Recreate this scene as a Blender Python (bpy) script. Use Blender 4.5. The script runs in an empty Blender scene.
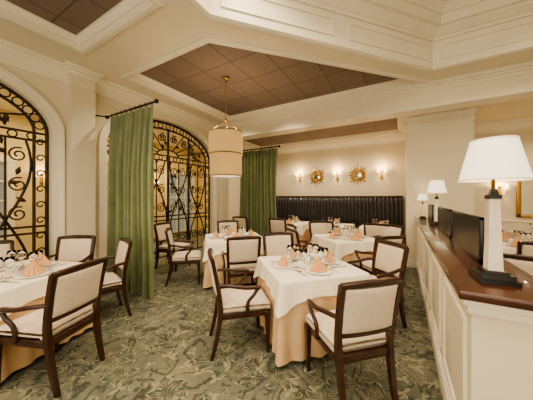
import bpy, bmesh, math, random
from mathutils import Vector, Matrix
from mathutils.geometry import tessellate_polygon
random.seed(4)
sin, cos, pi = math.sin, math.cos, math.pi
SC = bpy.context.scene
COL = SC.collection
try: SC.view_settings.look = 'AgX - Medium High Contrast'
except Exception: pass

# ------------------------------------------------------------------ materials
def mat(name, col, rough=.5, metal=0, emit=None, es=0, var=.06, vs=8, bump=0, bs=60, sheen=0, coat=0, trans=0, alpha=1, col2=None):
    m = bpy.data.materials.new(name); m.use_nodes = True
    nt = m.node_tree; N = nt.nodes; L = nt.links
    b = N['Principled BSDF']
    b.inputs['Roughness'].default_value = rough
    b.inputs['Metallic'].default_value = metal
    tc = N.new('ShaderNodeTexCoord')
    no = N.new('ShaderNodeTexNoise'); no.inputs['Scale'].default_value = vs
    no.inputs['Detail'].default_value = 4
    L.new(tc.outputs['Object'], no.inputs['Vector'])
    r = N.new('ShaderNodeValToRGB')
    c2 = col2 or tuple(min(1, c*(1+var)) for c in col)
    c1 = col if col2 else tuple(c*(1-var) for c in col)
    r.color_ramp.elements[0].position = .35; r.color_ramp.elements[1].position = .65
    r.color_ramp.elements[0].color = (*c1, 1); r.color_ramp.elements[1].color = (*c2, 1)
    L.new(no.outputs['Fac'], r.inputs['Fac']); L.new(r.outputs['Color'], b.inputs['Base Color'])
    if bump:
        n2 = N.new('ShaderNodeTexNoise'); n2.inputs['Scale'].default_value = bs
        L.new(tc.outputs['Object'], n2.inputs['Vector'])
        bp = N.new('ShaderNodeBump'); bp.inputs['Strength'].default_value = bump; bp.inputs['Distance'].default_value = .01
        L.new(n2.outputs['Fac'], bp.inputs['Height']); L.new(bp.outputs['Normal'], b.inputs['Normal'])
    if emit:
        b.inputs['Emission Color'].default_value = (*emit, 1); b.inputs['Emission Strength'].default_value = es
    b.inputs['Sheen Weight'].default_value = sheen
    b.inputs['Coat Weight'].default_value = coat
    b.inputs['Transmission Weight'].default_value = trans
    b.inputs['Alpha'].default_value = alpha
    return m

WALL = mat('wall_paint', (.78, .70, .53), .7, var=.02, vs=2, bump=.05, bs=150)
CEIL = mat('ceiling_paint', (.84, .765, .60), .7, var=.02, vs=2)
TRIM = mat('trim_paint', (.86, .80, .66), .45, var=.02, vs=3)
WARMW = mat('corridor_paint', (.74, .60, .33), .7, var=.04, vs=3)
WOOD = mat('mahogany', (.030, .010, .006), .3, col2=(.058, .020, .010), vs=14, coat=.3)
WOODL = mat('ledge_wood', (.042, .014, .008), .22, col2=(.075, .024, .012), vs=6, coat=.4)
FAB = mat('cream_upholstery', (.70, .59, .46), .85, var=.06, vs=60, bump=.15, bs=400, sheen=.2)
PEACH = mat('peach_linen', (.68, .46, .26), .8, var=.04, vs=10, bump=.1, bs=300)
WHITE = mat('cream_linen', (.86, .78, .65), .8, var=.03, vs=10, bump=.1, bs=300)
NAPK = mat('napkin_linen', (.68, .37, .18), .8, var=.05, vs=20)
IRON = mat('bronze_iron', (.018, .013, .009), .45, .4, col2=(.075, .045, .015), vs=5)
BLACK = mat('black_lacquer', (.012, .010, .009), .25, var=.1)
GOLD = mat('antique_gold', (.62, .40, .14), .35, .85, col2=(.45, .27, .08), vs=20)
CHINA = mat('china', (.85, .83, .78), .15)
SILVER = mat('silver', (.7, .7, .68), .2, 1)
MARBLE = mat('cream_marble', (.84, .78, .66), .25, col2=(.74, .67, .54), vs=9)
GLASS = mat('clear_glass', (1, 1, 1), .02, trans=1, var=0)
GLASS.node_tree.nodes['Principled BSDF'].inputs['IOR'].default_value = 1.3
MIRR = mat('mirror', (.8, .8, .78), .05, 1)
LEATH = mat('dark_leather', (.022, .018, .018), .36, var=.2, vs=12, coat=.15)
SHADE = mat('lamp_shade_linen', (.86, .82, .72), .8, emit=(1, .86, .64), es=.85, var=.02)
DRUM = mat('drum_shade', (.30, .19, .07), .8, emit=(1, .60, .22), es=.42, var=.08, vs=90)
DRUM2 = mat('drum_band', (.22, .14, .06), .6)
BULB = mat('bulb_glow', (1, .9, .7), .5, emit=(1, .80, .50), es=10)
DOWN = mat('added_downlight_glow', (1, .9, .75), .5, emit=(1, .85, .62), es=6)  # glow of the added, unseen ceiling discs
DGLASS = mat('smoked_glass', (.018, .020, .022), .3, var=.2)
WIN = mat('window_dusk', (.14, .15, .12), .1, emit=(.70, .68, .52), es=.25, var=.5, vs=3)
GREEN = mat('green_silk', (.175, .205, .095), .42, col2=(.215, .25, .12), vs=5, sheen=.3)

def tiles():
    m = bpy.data.materials.new('brown_ceiling_tile'); m.use_nodes = True
    nt = m.node_tree; N = nt.nodes; L = nt.links; b = N['Principled BSDF']
    b.inputs['Roughness'].default_value = .7
    tc = N.new('ShaderNodeTexCoord'); br = N.new('ShaderNodeTexBrick')
    br.offset = 0; br.inputs['Scale'].default_value = 1
    br.inputs['Brick Width'].default_value = .61; br.inputs['Row Height'].default_value = .61
    br.inputs['Mortar Size'].default_value = .010; br.inputs['Mortar Smooth'].default_value = .2
    br.inputs['Color1'].default_value = (.27, .205, .17, 1); br.inputs['Color2'].default_value = (.31, .24, .20, 1)
    br.inputs['Mortar'].default_value = (.15, .11, .09, 1)
    L.new(tc.outputs['Object'], br.inputs['Vector'])
    no = N.new('ShaderNodeTexNoise'); no.inputs['Scale'].default_value = 45
    L.new(tc.outputs['Object'], no.inputs['Vector'])
    mx = N.new('ShaderNodeMixRGB'); mx.blend_type = 'MULTIPLY'; mx.inputs['Fac'].default_value = .4
    L.new(br.outputs['Color'], mx.inputs['Color1']); L.new(no.outputs['Fac'], mx.inputs['Color2'])
    L.new(mx.outputs['Color'], b.inputs['Base Color'])
    return m
TILE = tiles()

def carpet():
    m = bpy.data.materials.new('floral_carpet'); m.use_nodes = True
    nt = m.node_tree; N = nt.nodes; L = nt.links; b = N['Principled BSDF']
    b.inputs['Roughness'].default_value = .95
    tc = N.new('ShaderNodeTexCoord')
    def noise(scale, detail=2, vec=None, dist=0):
        n = N.new('ShaderNodeTexNoise'); n.inputs['Scale'].default_value = scale
        n.inputs['Detail'].default_value = detail; n.inputs['Distortion'].default_value = dist
        L.new(vec or tc.outputs['Object'], n.inputs['Vector']); return n
    def ramp(src, stops):
        r = N.new('ShaderNodeValToRGB'); e = r.color_ramp.elements
        while len(e) < len(stops): e.new(.5)
        for i, (p, c) in enumerate(stops):
            e[i].position = p; e[i].color = (*c, 1)
        L.new(src, r.inputs['Fac']); return r
    def mix(a, bb, f):
        x = N.new('ShaderNodeMixRGB'); L.new(f, x.inputs['Fac'])
        L.new(a, x.inputs['Color1']); L.new(bb, x.inputs['Color2']); return x.outputs[0]
    def rgb(c):
        n = N.new('ShaderNodeRGB'); n.outputs[0].default_value = (*c, 1); return n.outputs[0]
    def ma(op, a, bb=0.0, c=None):
        n = N.new('ShaderNodeMath'); n.operation = op
        for i, v in enumerate((a, bb, c)):
            if v is None: continue
            if isinstance(v, (int, float)): n.inputs[i].default_value = v
            else: L.new(v, n.inputs[i])
        return n.outputs[0]
    def g(k): return (k, k, k)
    W = (0, 0, 0)
    def warp(sc, amt):
        wn = noise(sc, 2); s = N.new('ShaderNodeVectorMath'); s.operation = 'MULTIPLY_ADD'
        s.inputs[1].default_value = (amt, amt, 0)
        L.new(wn.outputs['Color'], s.inputs[0]); L.new(tc.outputs['Object'], s.inputs[2]); return s.outputs[0]
    def flowers(scale, n, r0, amp, swirl, vec, off):
        ad = N.new('ShaderNodeVectorMath'); ad.operation = 'ADD'; ad.inputs[1].default_value = (off, off*1.7, 0); L.new(vec, ad.inputs[0])
        vo = N.new('ShaderNodeTexVoronoi'); vo.voronoi_dimensions = '2D'; vo.inputs['Scale'].default_value = scale
        vo.inputs['Randomness'].default_value = .75
        L.new(ad.outputs[0], vo.inputs['Vector'])
        sb = N.new('ShaderNodeVectorMath'); sb.operation = 'SUBTRACT'; L.new(ad.outputs[0], sb.inputs[0]); L.new(vo.outputs['Position'], sb.inputs[1])
        sp = N.new('ShaderNodeSeparateXYZ'); L.new(sb.outputs[0], sp.inputs[0])
        ang = ma('ARCTAN2', sp.outputs['Y'], sp.outputs['X'])
        sc = N.new('ShaderNodeSeparateColor'); L.new(vo.outputs['Color'], sc.inputs[0])
        ph = ma('MULTIPLY', sc.outputs[0], 6.28)
        d = vo.outputs['Distance']
        a = ma('ADD', ma('ADD', ma('MULTIPLY', ang, n), ph), ma('MULTIPLY', d, swirl))
        r = ma('MULTIPLY_ADD', ma('COSINE', a), amp, r0)
        diff = ma('SUBTRACT', r, d)
        vein = ma('MULTIPLY_ADD', ma('COSINE', ma('MULTIPLY', a, 4)), .5, .5)
        return diff, vein, sc.outputs[1]
    wv = warp(2.6, .28)
    base = ramp(noise(2.6, 4).outputs['Fac'], [(.35, (.12, .13, .092)), (.52, (.16, .16, .112)), (.68, (.215, .20, .138))]).outputs[0]
    n3 = noise(2.3, 1.2, wv, .5)
    vine = ramp(n3.outputs['Fac'], [(.40, W), (.410, g(.9)), (.425, g(.9)), (.435, W), (.50, W), (.510, g(.9)), (.525, g(.9)), (.535, W), (.60, W), (.61, g(.85)), (.63, W)]).outputs[0]
    c = mix(base, rgb((.05, .05, .032)), vine)
    df, ve, rnd = flowers(6.6, 3, .21, .16, 3, wv, 3.1)
    inn = ramp(df, [(0, W), (.014, g(.85))]).outputs[0]
    leafc = mix(rgb((.052, .066, .046)), rgb((.32, .29, .19)), ramp(rnd, [(.45, W), (.5, g(1))]).outputs[0])
    c = mix(c, leafc, inn)
    df, ve, rnd = flowers(2.5, 5, .28, .13, 6, wv, 0)
    inn = ramp(df, [(0, W), (.010, g(1))]).outputs[0]
    grad = ramp(df, [(.0, (.36, .33, .225)), (.04, (.36, .33, .225)), (.055, (.055, .068, .048)), (.13, (.115, .13, .09)), (.25, (.26, .245, .165)), (.33, (.07, .06, .036))]).outputs[0]
    grad = mix(grad, rgb((.05, .058, .04)), ma('MULTIPLY', ma('GREATER_THAN', ve, .70), .7))
    c = mix(c, grad, inn)
    df, ve, rnd = flowers(3.7, 4, .22, .15, -5, wv, 7.7)
    ring = ramp(df, [(0, W), (.01, g(.8)), (.04, g(.8)), (.055, W), (.10, W), (.11, g(.6)), (.135, W)]).outputs[0]
    c = mix(c, rgb((.32, .285, .185)), ring)
    fr = ramp(noise(38, 3).outputs['Fac'], [(.50, W), (.62, g(.25))]).outputs[0]
    c = mix(c, rgb((.26, .25, .18)), fr)
    L.new(c, b.inputs['Base Color'])
    bp = N.new('ShaderNodeBump'); bp.inputs['Strength'].default_value = .3; bp.inputs['Distance'].default_value = .005
    L.new(noise(300, 1).outputs['Fac'], bp.inputs['Height']); L.new(bp.outputs['Normal'], b.inputs['Normal'])
    return m
CARPET = carpet()

# ------------------------------------------------------------------ mesh builder
class MB:
    def __init__(s): s.v = []; s.f = []; s.m = []; s.s = []; s.mats = []
    def mi(s, m):
        if m not in s.mats: s.mats.append(m)
        return s.mats.index(m)
    def add(s, vs, fs, m, smooth=False, M=None):
        o = len(s.v); i = s.mi(m)
        for p in vs:
            p = Vector(p)
            if M is not None: p = M @ p
            s.v.append(p)
        for f in fs:
            s.f.append(tuple(o+k for k in f)); s.m.append(i); s.s.append(smooth)
    def box(s, a, b, m, bev=0, M=None, smooth=False, fn=None, seg=2, cuts=0):
        bm = bmesh.new(); bmesh.ops.create_cube(bm, size=1)
        c = [(a[i]+b[i])/2 for i in range(3)]; d = [abs(b[i]-a[i]) for i in range(3)]
        for v in bm.verts: v.co = Vector([c[i]+v.co[i]*d[i] for i in range(3)])
        if cuts: bmesh.ops.subdivide_edges(bm, edges=bm.edges[:], cuts=cuts, use_grid_fill=True)
        if bev:
            ed = [e for e in bm.edges if len(e.link_faces) == 2 and e.calc_face_angle(0) > .5]
            bmesh.ops.bevel(bm, geom=ed, offset=bev, segments=seg, affect='EDGES', profile=.5)
        if fn:
            for v in bm.verts: v.co = fn(v.co)
        bm.verts.index_update()
        s.add([v.co.copy() for v in bm.verts], [[v.index for v in f.verts] for f in bm.faces], m, smooth or bev > 0, M)
        bm.free()
    def lathe(s, prof, m, n=24, M=None, smooth=True, capb=True, capt=True):
        vs = []; fs = []
        for r, z in prof:
            for k in range(n):
                a = 2*pi*k/n; vs.append((r*cos(a), r*sin(a), z))
        for j in range(len(prof)-1):
            for k in range(n):
                k2 = (k+1) % n; fs.append((j*n+k, j*n+k2, (j+1)*n+k2, (j+1)*n+k))
        if capb: fs.append(tuple(range(n-1, -1, -1)))
        if capt: fs.append(tuple((len(prof)-1)*n+k for k in range(n)))
        s.add(vs, fs, m, smooth, M)
    def tube(s, pts, rad, m, n=8, M=None, smooth=True, sub=0, up=(0, 0, 1), rot=0, sx=1, sy=1):
        P = [Vector(p) for p in pts]; R = rad if isinstance(rad, (list, tuple)) else [rad]*len(P)
        if sub:
            Q = []; RR = []
            for i in range(len(P)-1):
                p0 = P[max(i-1, 0)]; p1 = P[i]; p2 = P[i+1]; p3 = P[min(i+2, len(P)-1)]
                for k in range(sub):
                    t = k/sub
                    Q.append(.5*((2*p1)+(p2-p0)*t+(2*p0-5*p1+4*p2-p3)*t*t+(3*p1-p0-3*p2+p3)*t**3))
                    RR.append(R[i]*(1-t)+R[i+1]*t)
            Q.append(P[-1]); RR.append(R[-1]); P = Q; R = RR
        U = Vector(up); vs = []; fs = []
        for i, p in enumerate(P):
            t = (P[min(i+1, len(P)-1)]-P[max(i-1, 0)]).normalized()
            a = U.cross(t)
            if a.length < .05: a = Vector((1, 0, 0)).cross(t)
            a.normalize(); c = t.cross(a)
            for k in range(n):
                an = 2*pi*k/n+rot
                vs.append(p+a*cos(an)*R[i]*sx+c*sin(an)*R[i]*sy)
        for j in range(len(P)-1):
            for k in range(n):
                k2 = (k+1) % n; fs.append((j*n+k, j*n+k2, (j+1)*n+k2, (j+1)*n+k))
        fs.append(tuple(range(n-1, -1, -1))); fs.append(tuple((len(P)-1)*n+k for k in range(n)))
        s.add(vs, fs, m, smooth, M)
    def mesh(s, name):
        me = bpy.data.meshes.new(name); me.from_pydata([tuple(v) for v in s.v], [], s.f)
        for m in s.mats: me.materials.append(m)
        me.polygons.foreach_set('material_index', s.m); me.polygons.foreach_set('use_smooth', s.s)
        me.update()
        bm = bmesh.new(); bm.from_mesh(me); bmesh.ops.recalc_face_normals(bm, faces=bm.faces[:]); bm.to_mesh(me); bm.free()
        return me
    def obj(s, name, loc=(0, 0, 0), rz=0):
        return place(s.mesh(name), name, loc, rz)

def place(me, name, loc=(0, 0, 0), rz=0, sc=1):
    o = bpy.data.objects.new(name, me); o.location = loc; o.rotation_euler = (0, 0, rz)
    o.scale = (sc, sc, sc); COL.objects.link(o); return o

def sweep(path, prof, m, closed=False, name=None, mb=None):
    P = [Vector((p[0], p[1])) for p in path]; n = len(P); own = mb is None
    mb = mb or MB(); vs = []; fs = []
    for i in range(n):
        if closed or 0 < i < n-1:
            d1 = (P[i]-P[i-1]).normalized(); d2 = (P[(i+1) % n]-P[i]).normalized()
        elif i == 0: d1 = d2 = (P[1]-P[0]).normalized()
        else: d1 = d2 = (P[-1]-P[-2]).normalized()
        n1 = Vector((-d1.y, d1.x)); n2 = Vector((-d2.y, d2.x))
        mt = (n1+n2)/(1+n1.dot(n2))
        for off, z in prof:
            q = P[i]+mt*off; vs.append((q.x, q.y, z))
    k = len(prof)
    for i in range(n if closed else n-1):
        j = (i+1) % n
        for a in range(k-1): fs.append((i*k+a, j*k+a, j*k+a+1, i*k+a+1))
    if not closed:
        fs.append(tuple(range(k))); fs.append(tuple((n-1)*k+a for a in range(k)))
    mb.add(vs, fs, m)
    if own and name: return mb.obj(name)

def poly_holes(outer, holes, z, m, name, thick=.02):
    polys = [[Vector((*p, 0)) for p in outer]]+[[Vector((*p, 0)) for p in h] for h in holes]
    tri = tessellate_polygon(polys); flat = [p for pl in polys for p in pl]
    mb = MB(); mb.add([(p.x, p.y, z) for p in flat], tri, m); return mb.obj(name)

def extr_x(outline, x0, x1, m, name=None, mb=None, rm=None):
    own = mb is None; mb = mb or MB()
    tri = tessellate_polygon([[Vector((p[0], p[1], 0)) for p in outline]]); n = len(outline)
    mb.add([(x0, p[0], p[1]) for p in outline], tri, m)
    mb.add([(x1, p[0], p[1]) for p in outline], tri, m)
    vs = [(x0, *p) for p in outline]+[(x1, *p) for p in outline]
    mb.add(vs, [(i, (i+1) % n, n+(i+1) % n, n+i) for i in range(n)], rm or m)
    if own: return mb.obj(name)

# ------------------------------------------------------------------ room constants
XL = -4.75; YB = 7.6; YR = -2.6; XR = 4.2; ZS = 3.6; H = 4.6
GW = 1.4; SPR = 2.5; RISE = .77; GC = [.1, 3.7]
def arch(c, off=0, n=28, close=True):
    pts = []
    for k in range(n+1):
        a = pi - pi*k/n
        pts.append((c+(GW+off)*cos(a), SPR+(RISE+off)*sin(a)))
    return pts

mb = MB(); mb.box((-8.2, YR-.2, -.1), (XR+.2, YB+.2, 0), CARPET); mb.obj('floor')
out = [(YR, 0)]
for c in GC:
    out += [(c-GW, 0)]+arch(c)+[(c+GW, 0)]
out += [(YB, 0), (YB, H), (YR, H)]
extr_x(out, XL, XL-.22, WALL, 'wall_left')
for i, c in enumerate(GC):
    mb = MB()
    for o0, o1, pr in ((.015, .13, .03), (.10, .15, .05)):
        band = [(c-GW-o1, 0)]+arch(c, o1)+[(c+GW+o1, 0), (c+GW+o0, 0)]+arch(c, o0)[::-1]+[(c-GW-o0, 0)]
        extr_x(band, XL+.001, XL+pr, TRIM, mb=mb)
    mb.obj('trim_%d' % (i+1))
mb = MB(); mb.box((XL-.22, YB, 0), (XR, YB+.2, H), WALL); mb.obj('wall_back')
mb = MB(); mb.box((XR, YR, 0), (XR+.2, YB+.2, H), WALL); mb.obj('wall_right')
mb = MB(); mb.box((-8.2, YR-.2, 0), (XR+.2, YR, H), WALL); mb.obj('wall_rear')
mb = MB(); mb.box((-8.1, YR, 0), (-7.9, YB+.2, H), WARMW); mb.obj('wall_corridor')
mb = MB(); mb.box((-7.9, YB, 0), (XL-.23, YB+.2, H), WARMW); mb.obj('wall_corridor_end')
mb = MB(); mb.box((-8.1, YR, 3.5), (XL-.23, YB, 3.55), CEIL); mb.obj('ceiling_corridor')

def pil(y0, y1, x1, top, name):
    mb = MB(); mb.box((XL-.01, y0, 0), (x1, y1, top), WALL)
    for z0, z1, e in ((0, .16, .03), (.16, .19, .015), (top-.30, top-.27, .02), (top-.14, top-.08, .03), (top-.08, top-.04, .06), (top-.04, top-.001, .09)):
        mb.box((XL-.01, y0-e, z0), (x1+e, y1+e, z1), TRIM, .006)
    mb.obj(name)
pil(1.68, 2.02, XL+.2, ZS, 'column_pilaster')
pil(5.28, 5.58, XL+.2, 3.15, 'column_pilaster')
mb = MB(); mb.box((.08, 5.9, 0), (1.2, YB, 3.45), WALL)
for z0, z1, e in ((0, .16, .03), (3.0, 3.03, .02), (3.13, 3.2, .03), (3.2, 3.25, .06), (3.25, 3.299, .09)):
    mb.box((.08-e, 5.9-e, z0), (1.2+e, YB, z1), TRIM)
mb.obj('wall_pier')

# ------------------------------------------------------------------ ceilings
cof = [(-3.95, -2.2), (-2.35, -2.2), (-2.35, 1.56), (-3.95, 1.56)]
mid = [(-4.15, 2.37), (-2.27, 2.37), (.30, 5.14), (-4.15, 5.14)]
near = [(-1.9, -2.2), (3.4, -2.2), (3.4, 4.67), (.43, 4.67), (-1.9, 2.0)]
poly_holes([(XL, YR), (XR, YR), (XR, 5.25), (XL, 5.25)], [cof, mid, near], ZS, CEIL, 'ceiling')
def tray(poly, prof, ztile, m, name):
    mb = MB(); sweep(poly, prof, TRIM, True, mb=mb)
    tri = tessellate_polygon([[Vector((*p, 0)) for p in poly]])
    mb.add([(p[0], p[1], ztile) for p in poly], tri, m); return mb.obj(name)
rim = [(-.10, 3.6), (-.10, 3.585), (-.07, 3.575), (-.03, 3.575), (0, 3.59)]
low = [(0, 3.63), (.02, 3.63), (.02, 3.65), (.06, 3.70), (.06, 3.71), (.075, 3.71), (.075, 3.73), (0, 3.73)]
tray(cof, rim+low, 3.72, TILE, 'ceiling_coffer')
tray(mid, rim+low, 3.72, TILE, 'ceiling_coffer')
tray(near, rim+[(0, 4.02), (.03, 4.02), (.03, 4.06), (.06, 4.07), (.14, 4.13), (.14, 4.16), (.2, 4.16), (.2, 4.3), (.23, 4.3), (.23, 4.33), (.3, 4.39), (.3, 4.42), (0, 4.42)], 4.41, CEIL, 'ceiling_coffer')
mb = MB()
def face_panel(p, q, npan, z0, z1):
    p = Vector(p); q = Vector(q); d = (q-p); Ln = d.length; d.normalize(); nrm = Vector((-d.y, d.x))
    w = Ln/npan
    for i in range(npan):
        a = p+d*(i*w+.12); b = p+d*((i+1)*w-.12)
        M = Matrix(((d.x, nrm.x, 0, a.x), (d.y, nrm.y, 0, a.y), (0, 0, 1, 0), (0, 0, 0, 1)))
        l = (b-a).length
        for (x0, x1, za, zb) in ((0, l, z0, z0+.03), (0, l, z1-.03, z1), (0, .03, z0+.03, z1-.03), (l-.03, l, z0+.03, z1-.03)):
            mb.box((x0, -.002, za), (x1, .018, zb), TRIM, M=M)
face_panel(near[2], near[3], 2, 3.70, 3.95)
face_panel(near[3], near[4], 2, 3.70, 3.95)
face_panel(near[4], near[0], 3, 3.70, 3.95)
mb.obj('trim_3')
mb = MB(); mb.box((XL, 5.25, 3.16), (XR, 5.6, 4.0), CEIL)
for z0, z1, e in ((3.15, 3.19, .015), (3.44, 3.49, .02), (3.49, 3.54, .04), (3.54, 3.599, .07)):
    mb.box((XL+.0, 5.25-e, z0), (XR, 5.601, z1), TRIM)
mb.obj('ceiling_beam')
bk = [(-4.5, 5.72), (-.08, 5.72), (-.08, 7.35), (-4.5, 7.35)]
poly_holes([(XL, 5.6), (XR, 5.6), (XR, YB), (XL, YB)], [bk], 3.3, CEIL, 'ceiling_back')
pr = [(-.05, 3.3), (-.05, 3.29), (0, 3.29), (0, 3.33), (.02, 3.34), (.02, 3.35), (0, 3.35)]
tray(bk, pr, 3.345, TILE, 'ceiling_coffer')
mb = MB(); mb.box((-8.2, YR-.2, H), (XR+.2, YB+.2, H+.1), CEIL); mb.obj('ceiling_slab')

crown = [(0, -.26), (.025, -.26), (.025, -.22), (.04, -.2), (.11, -.09), (.11, -.06), (.15, -.04), (.15, -.001), (0, -.001)]
def cr(path, z, name): sweep(path, [(o, z+dz) for o, dz in crown], TRIM, name=name)
cr([(XL, 5.25), (XL, 2.08)], ZS, 'trim_4')
cr([(XL, 1.68), (XL, YR)], ZS, 'trim_5')
cr([(.08, YB), (XL, YB), (XL, 5.6)], 3.3, 'trim_6')
cr([(XR, YB), (1.2, YB)], 3.3, 'trim_7')
base = [(.0, 0), (.02, 0), (.02, .14), (.01, .16), (0, .16)]
sweep([(XL, 5.28), (XL, GC[1]+GW+.15)], base, TRIM, name='baseboard_left')
sweep([(XR, YB), (1.25, YB)], base, TRIM, name='baseboard_back')
mb = MB(); mb.box((1.25, YB-.03, .16), (XR, YB-.001, .92), TRIM); mb.box((1.25, YB-.05, .92), (XR, YB-.001, .97), TRIM, .006)
mb.obj('trim_8')

# ------------------------------------------------------------------ gates
def gate(c):
    cu = bpy.data.curves.new('iron_gate', 'CURVE'); cu.dimensions = '3D'; cu.bevel_depth = .013; cu.bevel_resolution = 2
    def sp(pts, r=1, cyc=False):
        s = cu.splines.new('POLY'); s.points.add(len(pts)-1)
        for p, q in zip(s.points, pts): p.co = (0, q[0], q[1], 1); p.radius = r
        s.use_cyclic_u = cyc
    def spiral(cy, cz, r0, r1, a0, turns, r=1, flip=1):
        n = int(14*abs(turns))+4
        sp([(cy+flip*(r0+(r1-r0)*k/n)*cos(a0+turns*2*pi*k/n), cz+(r0+(r1-r0)*k/n)*sin(a0+turns*2*pi*k/n)) for k in range(n+1)], r)
    def top(y, off=0):
        u = (y-c)/(GW+off); return SPR+(RISE+off)*math.sqrt(max(0, 1-u*u))
    a0 = arch(c, -.02); sp([(c-GW+.02, .02)]+a0+[(c+GW-.02, .02)], 1.9)
    a1 = arch(c, -.17); sp([(c-GW+.17, .05)]+a1+[(c+GW-.17, .05)], 1.6)
    for k in range(1, 20):
        a = pi*k/20
        cy = c+(GW-.095)*cos(a); cz = SPR+(RISE-.095)*sin(a)
        sp([(cy+.06*cos(t*pi/5), cz+.06*sin(t*pi/5)) for t in range(10)], .8, True)
    for sgn in (-1, 1):
        z = .18
        while z < SPR-.05:
            cy = c+sgn*(GW-.095)
            spiral(cy, z, .06, .02, 0, 1, .8, sgn); z += .24
    for z in (.1, .95, 1.05, 2.36, 2.48): sp([(c-GW+.02, z), (c+GW-.02, z)], 1.3)
    for k in range(-6, 7):
        cy = c+k*.2
        sp([(cy+.05*cos(t*pi/5), 2.42+.05*sin(t*pi/5)) for t in range(10)], .8, True)
    for y in (-.62, 0, .62):
        sp([(c+y, .02), (c+y, top(c+y, -.17))], 2.1)
    for y in (-.93, -.31, .31, .93):
        sp([(c+y, .1), (c+y, 2.36)], 1.1)
    for pc, hw in ((-.93, .28), (-.31, .28), (.31, .28), (.93, .28)):
        for ph in (0, pi):
            sp([(c+pc+hw*.95*sin(z*1.9+ph+pc), z) for z in [.12+2.22*k/40 for k in range(41)]], 1.3)
        for f in (-1, 1):
            for z in (2.12, 1.68, 1.25): spiral(c+pc+f*.13, z, .11, .025, 1.2*f, 1.5, .9, f)
            spiral(c+pc+f*.13, .5, .12, .03, 0, 1.3, .9, f)
    for k in range(1, 8):
        a = pi*k/8
        sp([(c+.3*cos(a), 2.48+.13*sin(a)), (c+(GW-.17)*cos(a), SPR+(RISE-.17)*sin(a))], 1.1)
        for f in (-1, 1):
            am = a+f*.15; q = .68
            spiral(c+(GW-.17)*q*cos(am), SPR+(RISE-.17)*q*sin(am), .10, .02, a, 1.4, .9, f)
    sp([(c+.3*cos(pi*k/12), 2.48+.15*sin(pi*k/12)) for k in range(13)], 1.4)
    for k in range(50):
        y = c+random.uniform(-1.1, 1.1); z = random.uniform(1.1, 2.95)
        if z > top(y, -.25): continue
        an = random.uniform(0, 2*pi)
        s = cu.splines.new('POLY'); s.points.add(4)
        for j, (t, r) in enumerate(((-.06, .3), (-.03, 1.8), (0, 2.6), (.03, 1.6), (.07, .2))):
            s.points[j].co = (0, y+t*cos(an), z+t*sin(an), 1); s.points[j].radius = r
    cu.materials.append(IRON)
    o = bpy.data.objects.new('iron_gate', cu); o.location = (XL-.11, 0, 0); COL.objects.link(o)
for c in GC: gate(c)

def cwin(y, w, z0, z1, n, name):
    mb = MB(); x = -7.9
    mb.box((x, y-w/2, z0), (x+.02, y+w/2, z1), WIN)
    for k in range(n+1):
        yy = y-w/2+w*k/n; mb.box((x+.0, yy-.02, z0), (x+.05, yy+.02, z1), TRIM)
    nz = int((z1-z0)/.42)
    for k in range(nz+1):
        zz = z0+(z1-z0)*k/nz; mb.box((x, y-w/2-.02, zz-.02), (x+.045, y+w/2+.02, zz+.02), TRIM)
    for s in (-1, 1): mb.box((x, y+s*(w/2+.06)-.06, 0), (x+.07, y+s*(w/2+.06)+.06, z1+.1), TRIM)
    mb.box((x, y-w/2-.16, z1), (x+.08, y+w/2+.16, z1+.14), TRIM)
    mb.obj(name)
cwin(1.2, 1.0, .1, 2.3, 3, 'window_1'); cwin(6.6, 1.2, .1, 2.4, 3, 'window_2')

# ------------------------------------------------------------------ curtains
def curtain(x0, x1, y, ztop, folds):
    mb = MB(); nx = folds*14; nz = 24; vs = []; fs = []
    for side in (0, 1):
        for j in range(nz+1):
            f = j/nz; z = ztop-.04-(ztop-.05)*f
            for i in range(nx+1):
                u = i/nx
                ph = u*folds*2*pi
                amp = (.035+.042*min(1, f*3))*(1+.35*sin(u*23+1))
                xx = x0+(x1-x0)*(u+.010*sin(ph*.5+f*3)*f)
                cx = (x0+x1)/2; xx = cx+(xx-cx)*(1-.06*sin(pi*min(1, f*1.2))+.04*f)
                yy = y+amp*sin(ph+.4*sin(f*3+u*9))+.018*sin(ph*.37+2+f*2)+side*.006
                vs.append((xx, yy, z))
        o = side*(nx+1)*(nz+1)
        for j in range(nz):
            for i in range(nx):
                a = o+j*(nx+1)+i; fs.append((a, a+1, a+nx+2, a+nx+1))
    mb.add(vs, fs, GREEN, True)
    mb.tube([(x0-.12, y, ztop), (x1+.06, y, ztop)], .016, BLACK, 10)
    for x in (x0-.12, x1+.06):
        mb.lathe([(.0, -.035), (.025, -.025), (.035, 0), (.025, .025), (0, .035)], BLACK, 12, Matrix.Translation((x, y, ztop)), capb=False, capt=False)
    for k in range(folds):
        x = x0+(x1-x0)*(k+.5)/folds
        pts = [(x, y+.028*cos(t*pi/6), ztop+.028*sin(t*pi/6)) for t in range(13)]
        mb.tube(pts, .004, BLACK, 6, up=(1, 0, 0))
    return mb
c1 = curtain(-4.36, -3.17, 2.17, 2.9, 9)
c1.tube([(-4.46, 2.17, 2.9), (-4.56, 2.02, 2.9)], .012, BLACK); c1.obj('green_curtain')
c2 = curtain(-4.3, -3.0, 5.8, 2.9, 11)
c2.tube([(-4.42, 5.8, 2.9), (-4.75, 5.8, 2.9)], .012, BLACK); c2.obj('green_curtain')

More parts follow.
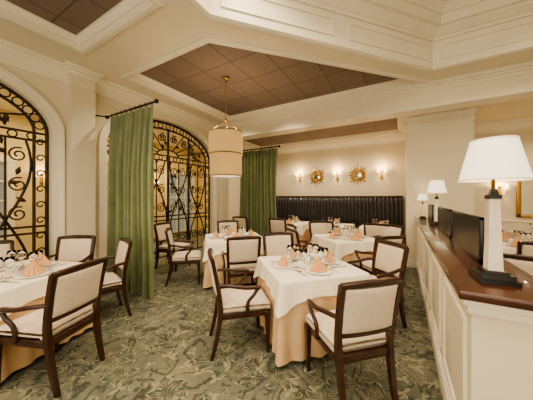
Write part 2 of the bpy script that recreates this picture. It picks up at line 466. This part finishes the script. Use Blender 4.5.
# ------------------------------------------------------------------ chairs
def chair_mesh(arms=True):
    mb = MB()
    for s in (-1, 1):
        mb.tube([(s*.225, .21, .40), (s*.227, .215, .33), (s*.225, .218, .2), (s*.222, .22, 0)], [.034, .032, .026, .018], WOOD, 4, rot=pi/4, smooth=False, sub=3)
        mb.tube([(s*.200, -.31, 0), (s*.204, -.265, .18), (s*.208, -.232, .40), (s*.215, -.235, .55), (s*.225, -.27, .76), (s*.231, -.305, .925)],
                [.020, .026, .030, .028, .026, .024], WOOD, 4, rot=pi/4, smooth=False, sub=4, up=(1, 0, 0))
        mb.box((s*.227-.026, .185, .34), (s*.227+.026, .24, .41), WOOD, .006)
    def trap(v):
        k = 1+(v.y*.1); return Vector((v.x*k, v.y, v.z))
    mb.box((-.23, -.245, .36), (.23, .235, .42), WOOD, .008, fn=trap)
    def cush(v):
        k = 1+v.y*.1; dx = v.x/.25; dy = v.y/.26
        z = v.z+(.028*(1-min(1, dx*dx))*(1-min(1, dy*dy)) if v.z > .455 else 0)
        return Vector((v.x*k, v.y, z))
    mb.box((-.235, -.22, .418), (.235, .25, .485), FAB, .028, fn=cush, seg=3, cuts=6)
    def yb(z):
        t = (z-.55)/.40; return -.235-.075*t*(.6+.4*t)
    def bk(x, z, yo): return Vector((x, yb(z)+yo-.02*(1-(x/.23)**2), z))
    def bend(v): return bk(v.x, v.z, v.y)
    mb.box((-.236, -.019, .895), (.236, .019, .94), WOOD, .008, fn=lambda v: bend(v)+Vector((0, 0, .012*(1-(v.x/.23)**2))), cuts=6)
    mb.box((-.212, -.017, .545), (.212, .017, .582), WOOD, .006, fn=bend, cuts=6)
    def pad(v):
        w = v.y + math.copysign(.014, v.y)*(1-(v.x/.20)**4)*(1-((v.z-.74)/.17)**4)
        return bk(v.x, v.z, w)
    mb.box((-.203, -.019, .58), (.203, .019, .90), FAB, .010, fn=pad, cuts=8)
    if arms:
        for s in (-1, 1):
            mb.tube([(s*.225, -.25, .69), (s*.252, -.16, .685), (s*.268, -.02, .662), (s*.268, .09, .655), (s*.262, .13, .645)],
                    [.017, .018, .020, .022, .020], WOOD, 8, sub=5)
            mb.tube([(s*.264, .11, .645), (s*.262, .08, .59), (s*.248, .02, .51), (s*.242, .02, .40)], [.018, .016, .017, .019], WOOD, 8, sub=5, up=(1, 0, 0))
    return mb.mesh('dining_chair')
CH_A = chair_mesh(True); CH_S = chair_mesh(False)
def chair(x, y, fx, fy, arms=True):
    place(CH_A if arms else CH_S, 'dining_chair', (x, y, 0), math.atan2(-fx, fy))

# ------------------------------------------------------------------ tables
def cloth(mb, h, ztop, drop, extra, m, amp, flare, waves):
    N = 200; rings = 12; per = []
    for i in range(N):
        s = 8*h*i/N; side = int(s//(2*h)); t = s-side*2*h-h
        p = Vector((t, -h)); nn = Vector((0, -1)); corner = abs(t)/h
        if corner > .9:
            k = (corner-.9)/.1*pi/4; nn = Vector((math.copysign(sin(k), t), -cos(k)))
            p = Vector((t*(1-.02*((corner-.9)/.1)), -h*(1-.02*((corner-.9)/.1))))
        R = Matrix.Rotation(side*pi/2, 2); per.append((R @ p, R @ nn, corner, s))
    vs = [(0, 0, ztop)]; fs = []
    for i in range(N): vs.append((per[i][0].x*.97, per[i][0].y*.97, ztop))
    for j in range(rings+1):
        f = j/rings
        for p, nn, c, s in per:
            d = drop+extra*c**3
            w = sin(s/(8*h)*2*pi*waves+c*2)*amp*f**.8
            o = .004+flare*f+max(-flare*f*.8, w)+.05*f*(c**10)
            q = p+nn*o; vs.append((q.x, q.y, ztop-.004-d*f))
    for i in range(N): fs.append((0, 1+i, 1+(i+1) % N))
    for j in range(rings+1):
        a = 1+j*N; b = a+N
        for i in range(N): k = (i+1) % N; fs.append((a+i, b+i, b+k, a+k))
    mb.add(vs, fs, m, True)

def table_mesh(h):
    mb = MB()
    mb.box((-h, -h, .71), (h, h, .738), WOOD)
    mb.lathe([(.26, 0), (.26, .03), (.06, .07), (.045, .12), (.045, .66), (.12, .71)], BLACK, 20)
    cloth(mb, h+.003, .744, .69, .0, PEACH, .018, .020, 22)
    cloth(mb, h+.012, .75, .15, .13, WHITE, .008, .024, 17)
    return mb.mesh('dining_table')
T45 = table_mesh(.45); T50 = table_mesh(.5)

def setting_mesh():
    mb = MB()
    mb.lathe([(.06, 0), (.085, .004), (.135, .014), (.135, .018), (.08, .008), (0.001, .007)], CHINA, 28, capt=False)
    # napkin folded into a standing pleated cone
    n = 14; vs = [(0, .01, .15)]; fs = []
    for i in range(n+1):
        a = pi*1.15+(-.15*pi)+(i/n)*pi*1.0
        r = .098+(.014 if i % 2 else -.008)
        vs.append((r*cos(a), .02+r*.75*sin(a), .012))
    for i in range(n): fs.append((0, 1+i, 2+i))
    vs.append((0, .06, .012)); fs.append((0, n+1, n+2)); fs.append((0, n+2, 1)); fs.append(tuple(range(1, n+3)))
    mb.add(vs, fs, NAPK)
    for x, w in ((-.175, .010), (-.2, .010), (.175, .009)):
        mb.box((x-w*.4, -.10, 0), (x+w*.4, .03, .004), SILVER, .001)
        mb.box((x-w, .03, 0), (x+w, .095, .004), SILVER, .0015)
    return mb.mesh('place_setting')
PS = setting_mesh()
def glass_mesh():
    mb = MB()
    mb.lathe([(.034, 0), (.034, .003), (.006, .008), (.004, .02), (.004, .085), (.015, .095), (.034, .12), (.038, .15), (.032, .195),
              (.030, .195), (.036, .15), (.032, .122), (.012, .10), (.001, .098)], GLASS, 20, capt=False)
    return mb.mesh('wine_glass')
WG = glass_mesh()
def votive_mesh():
    mb = MB()
    mb.lathe([(.03, 0), (.034, .05), (.038, .075), (.034, .075), (.028, .01)], CHINA, 16, capt=False)
    mb.lathe([(.025, .01), (.025, .05)], WHITE, 12)
    mb.lathe([(.012, 0), (.016, .03), (.010, .06), (.012, .075), (.004, .085)], SILVER, 12, Matrix.Translation((.08, .02, 0)))
    mb.lathe([(.012, 0), (.016, .03), (.010, .06), (.012, .075), (.004, .085)], SILVER, 12, Matrix.Translation((.08, -.03, 0)))
    return mb.mesh('candle_and_shakers')
VO = votive_mesh()
def table(x, y, rz, big=False, sides=(0, 1, 2, 3)):
    place(T50 if big else T45, 'dining_table', (x, y, 0), rz)
    h = .5 if big else .45
    for k in sides:
        a = rz+k*pi/2
        d = Vector((sin(a), -cos(a)))
        p = Vector((x, y))+d*(h-.17); rt = Vector((cos(a), sin(a)))
        place(PS, 'place_setting', (p.x, p.y, .7505), a)
        for u, v in ((.16, -.17), (.09, -.13)):
            q = p+rt*u+d*v*1.0; place(WG, 'wine_glass', (q.x, q.y, .7505), 0)
    place(VO, 'candle_holder', (x, y, .7505), rz+.5)

Q = pi/4; s2 = .7071
def group(x, y, off, big=False, which=((1, -1), (-1, -1), (1, 1), (-1, 1)), arms=True, rz=Q):
    table(x, y, rz, big)
    for sx, sy in which: chair(x+sx*off, y+sy*off, -sx*s2, -sy*s2, arms)
table(-.92, 2.5, Q)
chair(-.39, 1.94, -s2, s2); chair(-1.44, 1.98, s2, s2); chair(-.33, 3.05, -s2, -s2); chair(-1.46, 3.04, s2, -s2)
group(-2.74, 3.52, .60, True)
group(-.91, 4.54, .55)
table(-3.32, .74, .35)
chair(-2.60, .82, -.93, -.36); chair(-3.24, 1.46, -.25, -.95, True); chair(-3.86, 1.32, .6, -.8, True); chair(-4.14, .74, .97, -.1, True)
chair(-4.2, 3.35, .9, .2, False)
for x in (-4.0, -2.8, -1.6, -.47):
    table(x, 6.42, 0, sides=(0, 2)); chair(x, 5.70, 0, 1, False)
table(1.52, 5.25, 0, sides=(0, 1, 2)); chair(1.05, 3.45, .3, .95, True); chair(1.52, 4.5, 0, 1, False)
table(2.5, 6.9, 0, sides=(0, 2)); chair(2.5, 6.15, 0, 1, False)

# ------------------------------------------------------------------ banquette
def banq(x0, x1, name):
    mb = MB(); w = .105; n = int((x1-x0)/w); vs = []; per = 8
    cols = n*per
    for i in range(cols+1):
        x = x0+(x1-x0)*i/cols; b = .045*abs(sin(pi*i/per))**.6
        for (yy, z) in ((YB-.001, 1.50), (YB-.10-b*.5, 1.50), (YB-.14-b, 1.47), (YB-.16-b, 1.2), (YB-.18-b, .8), (YB-.2-b, .48)):
            vs.append((x, yy, z))
    fs = [(i*6+a, (i+1)*6+a, (i+1)*6+a+1, i*6+a+1) for i in range(cols) for a in range(5)]
    mb.add(vs, fs, LEATH, True)
    mb.box((x0, YB-.62, .34), (x1, YB-.001, .48), LEATH, .03)
    mb.box((x0, YB-.58, 0), (x1, YB-.02, .34), WOOD)
    mb.box((x0, YB-.15, 1.50), (x1, YB-.001, 1.535), WOOD, .005)
    mb.obj(name)
banq(XL+.02, .02, 'channel_back_banquette')

# ------------------------------------------------------------------ half wall with ledge
mb = MB(); y0, y1 = 1.43, 5.86
mb.box((.28, y0, 0), (.50, y1, 1.03), WALL)
mb.box((.262, y0-.018, 0), (.518, y1, .15), TRIM, .004); mb.box((.27, y0-.01, .15), (.51, y1, .18), TRIM, .004)
mb.box((.262, y0-.018, .96), (.518, y1, 1.029), TRIM, .005); mb.box((.245, y0-.035, 1.0), (.535, y1, 1.0295), TRIM, .005)
npn = 5; w = (y1-y0)/npn
for i in range(npn):
    a = y0+i*w+.09; b = y0+(i+1)*w-.09
    for (ya, yb_, za, zb) in ((a, b, .25, .28), (a, b, .86, .89), (a, a+.03, .28, .86), (b-.03, b, .28, .86)):
        mb.box((.266, ya, za), (.281, yb_, zb), TRIM)
mb.obj('wall_partition')
mb = MB(); mb.box((.225, y0-.055, 1.03), (.62, y1, 1.07), WOODL, .008, seg=3); mb.obj('partition_ledge')
def screen(ya, yb_):
    mb = MB(); x = .44; z0 = 1.0705; z1 = 1.37
    mb.box((x-.006, ya+.02, z0+.03), (x+.006, yb_-.02, z1-.01), DGLASS)
    for (p, q, za, zb) in ((ya, yb_, z0, z0+.035), (ya, yb_, z1-.02, z1), (ya, ya+.025, z0, z1), (yb_-.025, yb_, z0, z1)):
        mb.box((x-.012, p, za), (x+.012, q, zb), BLACK, .003)
    mb.obj('ledge_screen')
screen(1.98, 2.95); screen(3.03, 4.05); screen(4.75, 5.4)

def lamp_mesh():
    mb = MB()
    def sq(z0, z1, a, b, m):
        def f(v):
            t = (v.z-z0)/(z1-z0); k = a*(1-t)+b*t; return Vector((v.x*k, v.y*k, v.z))
        mb.box((-1, -1, z0), (1, 1, z1), m, 0, fn=f)
    sq(0, .022, .078, .078, BLACK); sq(.022, .045, .066, .064, BLACK); sq(.045, .058, .05, .046, BLACK)
    sq(.058, .42, .030, .020, MARBLE); sq(.42, .44, .026, .026, BLACK); sq(.44, .47, .018, .012, BLACK)
    mb.lathe([(.008, .47), (.008, .73)], GOLD, 10)
    mb.lathe([(.140, .515), (.092, .72)], SHADE, 40, capb=False, capt=False)
    mb.lathe([(.137, .517), (.089, .718)], SHADE, 40, capb=False, capt=False)
    mb.lathe([(.142, .512), (.142, .521), (.136, .521)], TRIM, 40, capb=False, capt=False)
    mb.lathe([(.094, .714), (.094, .723), (.088, .723)], TRIM, 40, capb=False, capt=False)
    for a in range(3):
        mb.tube([(0, 0, .705), (.09*cos(a*2.1), .09*sin(a*2.1), .715)], .003, GOLD, 6)
    mb.lathe([(.001, .56), (.025, .58), (.03, .61), (.012, .645)], BULB, 12)
    return mb.mesh('table_lamp')
LM = lamp_mesh()
def plight(x, y, z, e, col=(1, .78, .50), r=.04, name='bulb_light'):
    l = bpy.data.lights.new(name, 'POINT'); l.energy = e; l.color = col; l.shadow_soft_size = r
    o = bpy.data.objects.new(name, l); o.location = (x, y, z); COL.objects.link(o); return o
for x, y, s in ((.405, 1.63, 1), (.46, 4.45, .95), (.36, 5.72, .7)):
    place(LM, 'table_lamp', (x, y, 1.0705), .1, s); plight(x, y, 1.07+.66*s, 1.5)

# ------------------------------------------------------------------ pendant
mb = MB(); px, py = -2.85, 3.42
R0 = .315
mb.lathe([(R0, 2.29), (R0, 2.70)], DRUM, 48, capb=False, capt=False)
mb.lathe([(R0-.004, 2.29), (R0-.004, 2.70)], DRUM, 48, capb=False, capt=False)
mb.lathe([(R0-.02, 1.88), (R0-.02, 2.29)], DRUM, 48, capb=False, capt=False)
mb.lathe([(R0-.03, 1.89), (.001, 1.885)], SHADE, 48, capb=False, capt=False)
for z, r in ((2.68, R0), (2.28, R0), (1.88, R0-.02)):
    mb.lathe([(r+.004, z), (r+.004, z+.025), (r-.008, z+.025), (r-.008, z)], DRUM2, 48, capb=False, capt=False)
for k in range(3):
    a = k*2*pi/3; mb.tube([(0, 0, 2.93), ((R0-.01)*cos(a), (R0-.01)*sin(a), 2.70)], .006, GOLD, 6)
mb.lathe([(.03, 2.91), (.03, 2.95)], GOLD, 16)
for k in range(24):
    z = 2.95+k*.0315
    pts = [(.010*cos(t*pi/4)*(1 if k % 2 else 0), .010*cos(t*pi/4)*(0 if k % 2 else 1), z+.016+.02*sin(t*pi/4)) for t in range(9)]
    mb.tube(pts, .003, GOLD, 5, up=(.3, .2, .1))
mb.lathe([(.07, 3.69), (.06, 3.71), (.06, 3.72)], GOLD, 20)
o = mb.obj('drum_pendant_lamp', (px, py, 0))
plight(px, py, 2.5, 32, r=.1)

# ------------------------------------------------------------------ sconces & mirrors
def sconce_mesh():
    mb = MB()
    mb.box((-.035, -.02, -.14), (.035, 0, .10), GOLD, .01)
    mb.lathe([(.02, 0), (.035, .02), (.012, .05)], GOLD, 12, Matrix.Translation((0, -.02, .10)))
    for s in (-1, 1):
        mb.tube([(0, -.02, -.05), (s*.05, -.07, -.09), (s*.10, -.10, -.05), (s*.11, -.10, 0)], .007, GOLD, 8, sub=4)
        T = Matrix.Translation((s*.11, -.10, 0))
        mb.lathe([(.01, 0), (.028, .01), (.028, .016)], GOLD, 12, T)
        mb.lathe([(.010, .016), (.010, .08)], CHINA, 10, T)
        mb.lathe([(.048, .08), (.028, .17)], SHADE, 16, T, capb=False, capt=False)
        mb.lathe([(.004, .08), (.014, .11), (.003, .14)], BULB, 8, T)
    return mb.mesh('wall_sconce')
SCN = sconce_mesh()
def sconce(x, y, z, rz=0, e=8):
    place(SCN, 'wall_sconce', (x, y, z), rz)
    dx, dy = sin(rz), -cos(rz)
    plight(x+dx*.16, y+dy*.16, z+.2, e, (1, .66, .32), .03)
for x in (-3.05, -1.78, -.51): sconce(x, YB, 2.15)
sconce(2.0, YB, 1.62)
for y in (2.3, 3.35, 5.4, 0.2): sconce(-7.9, y, 1.95, pi/2, 6)

def sun_mesh():
    mb = MB(); MR = Matrix.Rotation(pi/2, 4, 'X')
    mb.lathe([(.10, 0), (.105, .03), (.125, .035), (.14, .02), (.145, 0)], GOLD, 32, MR, capb=False, capt=False)
    mb.lathe([(.105, .005), (.05, .018), (.001, .022)], MIRR, 32, MR, capb=False, capt=False)
    n = 32
    for k in range(n):
        a = 2*pi*k/n; r1 = (.34, .23, .29, .23)[k % 4]; w = .018 if k % 2 == 0 else .012
        c, s = cos(a), sin(a)
        vs = [(.13*c-w*.7*s, -.003, .13*s+w*.7*c), (.13*c+w*.7*s, -.003, .13*s-w*.7*c), (r1*.8*c+w*1.2*s, -.008, r1*.8*s-w*1.2*c), (r1*c, -.01, r1*s),
              (r1*.8*c-w*1.2*s, -.008, r1*.8*s+w*1.2*c), (.2*c, -.022, .2*s)]
        mb.add(vs, [(0, 1, 5), (1, 2, 5), (2, 3, 5), (3, 4, 5), (4, 0, 5), (0, 4, 3, 2, 1)], GOLD)
    return mb.mesh('sunburst_mirror')
SM = sun_mesh()
for x in (-2.45, -1.17): place(SM, 'sunburst_mirror', (x, YB-.001, 2.17))
mb = MB(); x0, x1, z0, z1 = 2.28, 3.3, 1.03, 1.98; yy = YB
for (a, b, c, d) in ((x0, x1, z0, z0+.08), (x0, x1, z1-.08, z1), (x0, x0+.08, z0, z1), (x1-.08, x1, z0, z1)):
    mb.box((a, yy-.05, c), (b, yy-.001, d), GOLD, .012)
mb.box((x0+.05, yy-.02, z0+.05), (x1-.05, yy-.001, z1-.05), MIRR)
mb.obj('gilt_framed_mirror')

# ------------------------------------------------------------------ lights
WRM = (1, .83, .60)
def down(x, y, z, e, fix=True, sp=2.5):
    if fix:
        mb = MB(); mb.lathe([(.055, -.006), (.07, -.008), (.075, 0)], TRIM, 20, capb=False, capt=False)
        mb.lathe([(.001, -.003), (.055, -.004)], DOWN, 20, capb=False, capt=False)
        mb.obj('added_downlight', (x, y, z))  # glowing fitting made up for the added spots, placed out of view
    l = bpy.data.lights.new('fill_spot', 'SPOT'); l.energy = e; l.color = WRM; l.spot_size = sp; l.spot_blend = .8; l.shadow_soft_size = .03  # spot added to brighten the room, mostly with no fitting
    o = bpy.data.objects.new('fill_spot', l); o.location = (x, y, z-.03); COL.objects.link(o)
for x, y in ((-3.2, -.5), (-2.1, .4), (-2.1, -.8)): down(x, y, ZS, 85)
for x, y in ((-3.8, 2.7), (-3.8, 4.6), (-1.4, 4.3), (-2.35, 4.6)): down(x, y, 3.71, 75, False, 2.2)
for x, y in ((-3.6, 6.5), (-2.3, 6.5), (-1.0, 6.5), (2.5, 6.5)): down(x, y, 3.28, 60, False)
for x, y in ((-1.2, .3), (-1.1, 1.9), (.4, 2.4), (1.8, 3.2), (2.2, 1.2)): down(x, y, 4.40, 95, False)

def area(x, y, z, sx, sy, e, rot, col, name):
    l = bpy.data.lights.new(name, 'AREA'); l.shape = 'RECTANGLE'; l.size = sx; l.size_y = sy; l.energy = e; l.color = col
    o = bpy.data.objects.new(name, l); o.location = (x, y, z); o.rotation_euler = rot; COL.objects.link(o)
area(-.5, YR+.1, 1.9, 5.5, 2.4, 115, (pi/2, 0, 0), (1, .91, .77), 'rear_fill_light')  # added fill from behind the camera; the rear wall has no window
area(.6, .2, 4.3, 2.2, 2.6, 80, (0, 0, 0), (1, .87, .68), 'tray_fill_light')  # added fill, hung unseen inside the near ceiling tray
area(-6.4, .5, 3.4, 1.5, 4, 75, (0, 0, 0), (1, .78, .47), 'corridor_light')
area(-6.4, 4.6, 3.4, 1.5, 4, 75, (0, 0, 0), (1, .78, .47), 'corridor_light')

w = bpy.data.worlds.new('World'); SC.world = w; w.use_nodes = True
w.node_tree.nodes['Background'].inputs[0].default_value = (.8, .85, 1, 1); w.node_tree.nodes['Background'].inputs[1].default_value = .3

cam = bpy.data.cameras.new('camera'); cam.sensor_width = 36; cam.lens = 235/533*36; cam.shift_y = -3/533; cam.clip_start = .05
co = bpy.data.objects.new('camera', cam); co.location = (0, 0, 1.5); co.rotation_euler = (pi/2, 0, math.radians(30)); COL.objects.link(co)
SC.camera = co
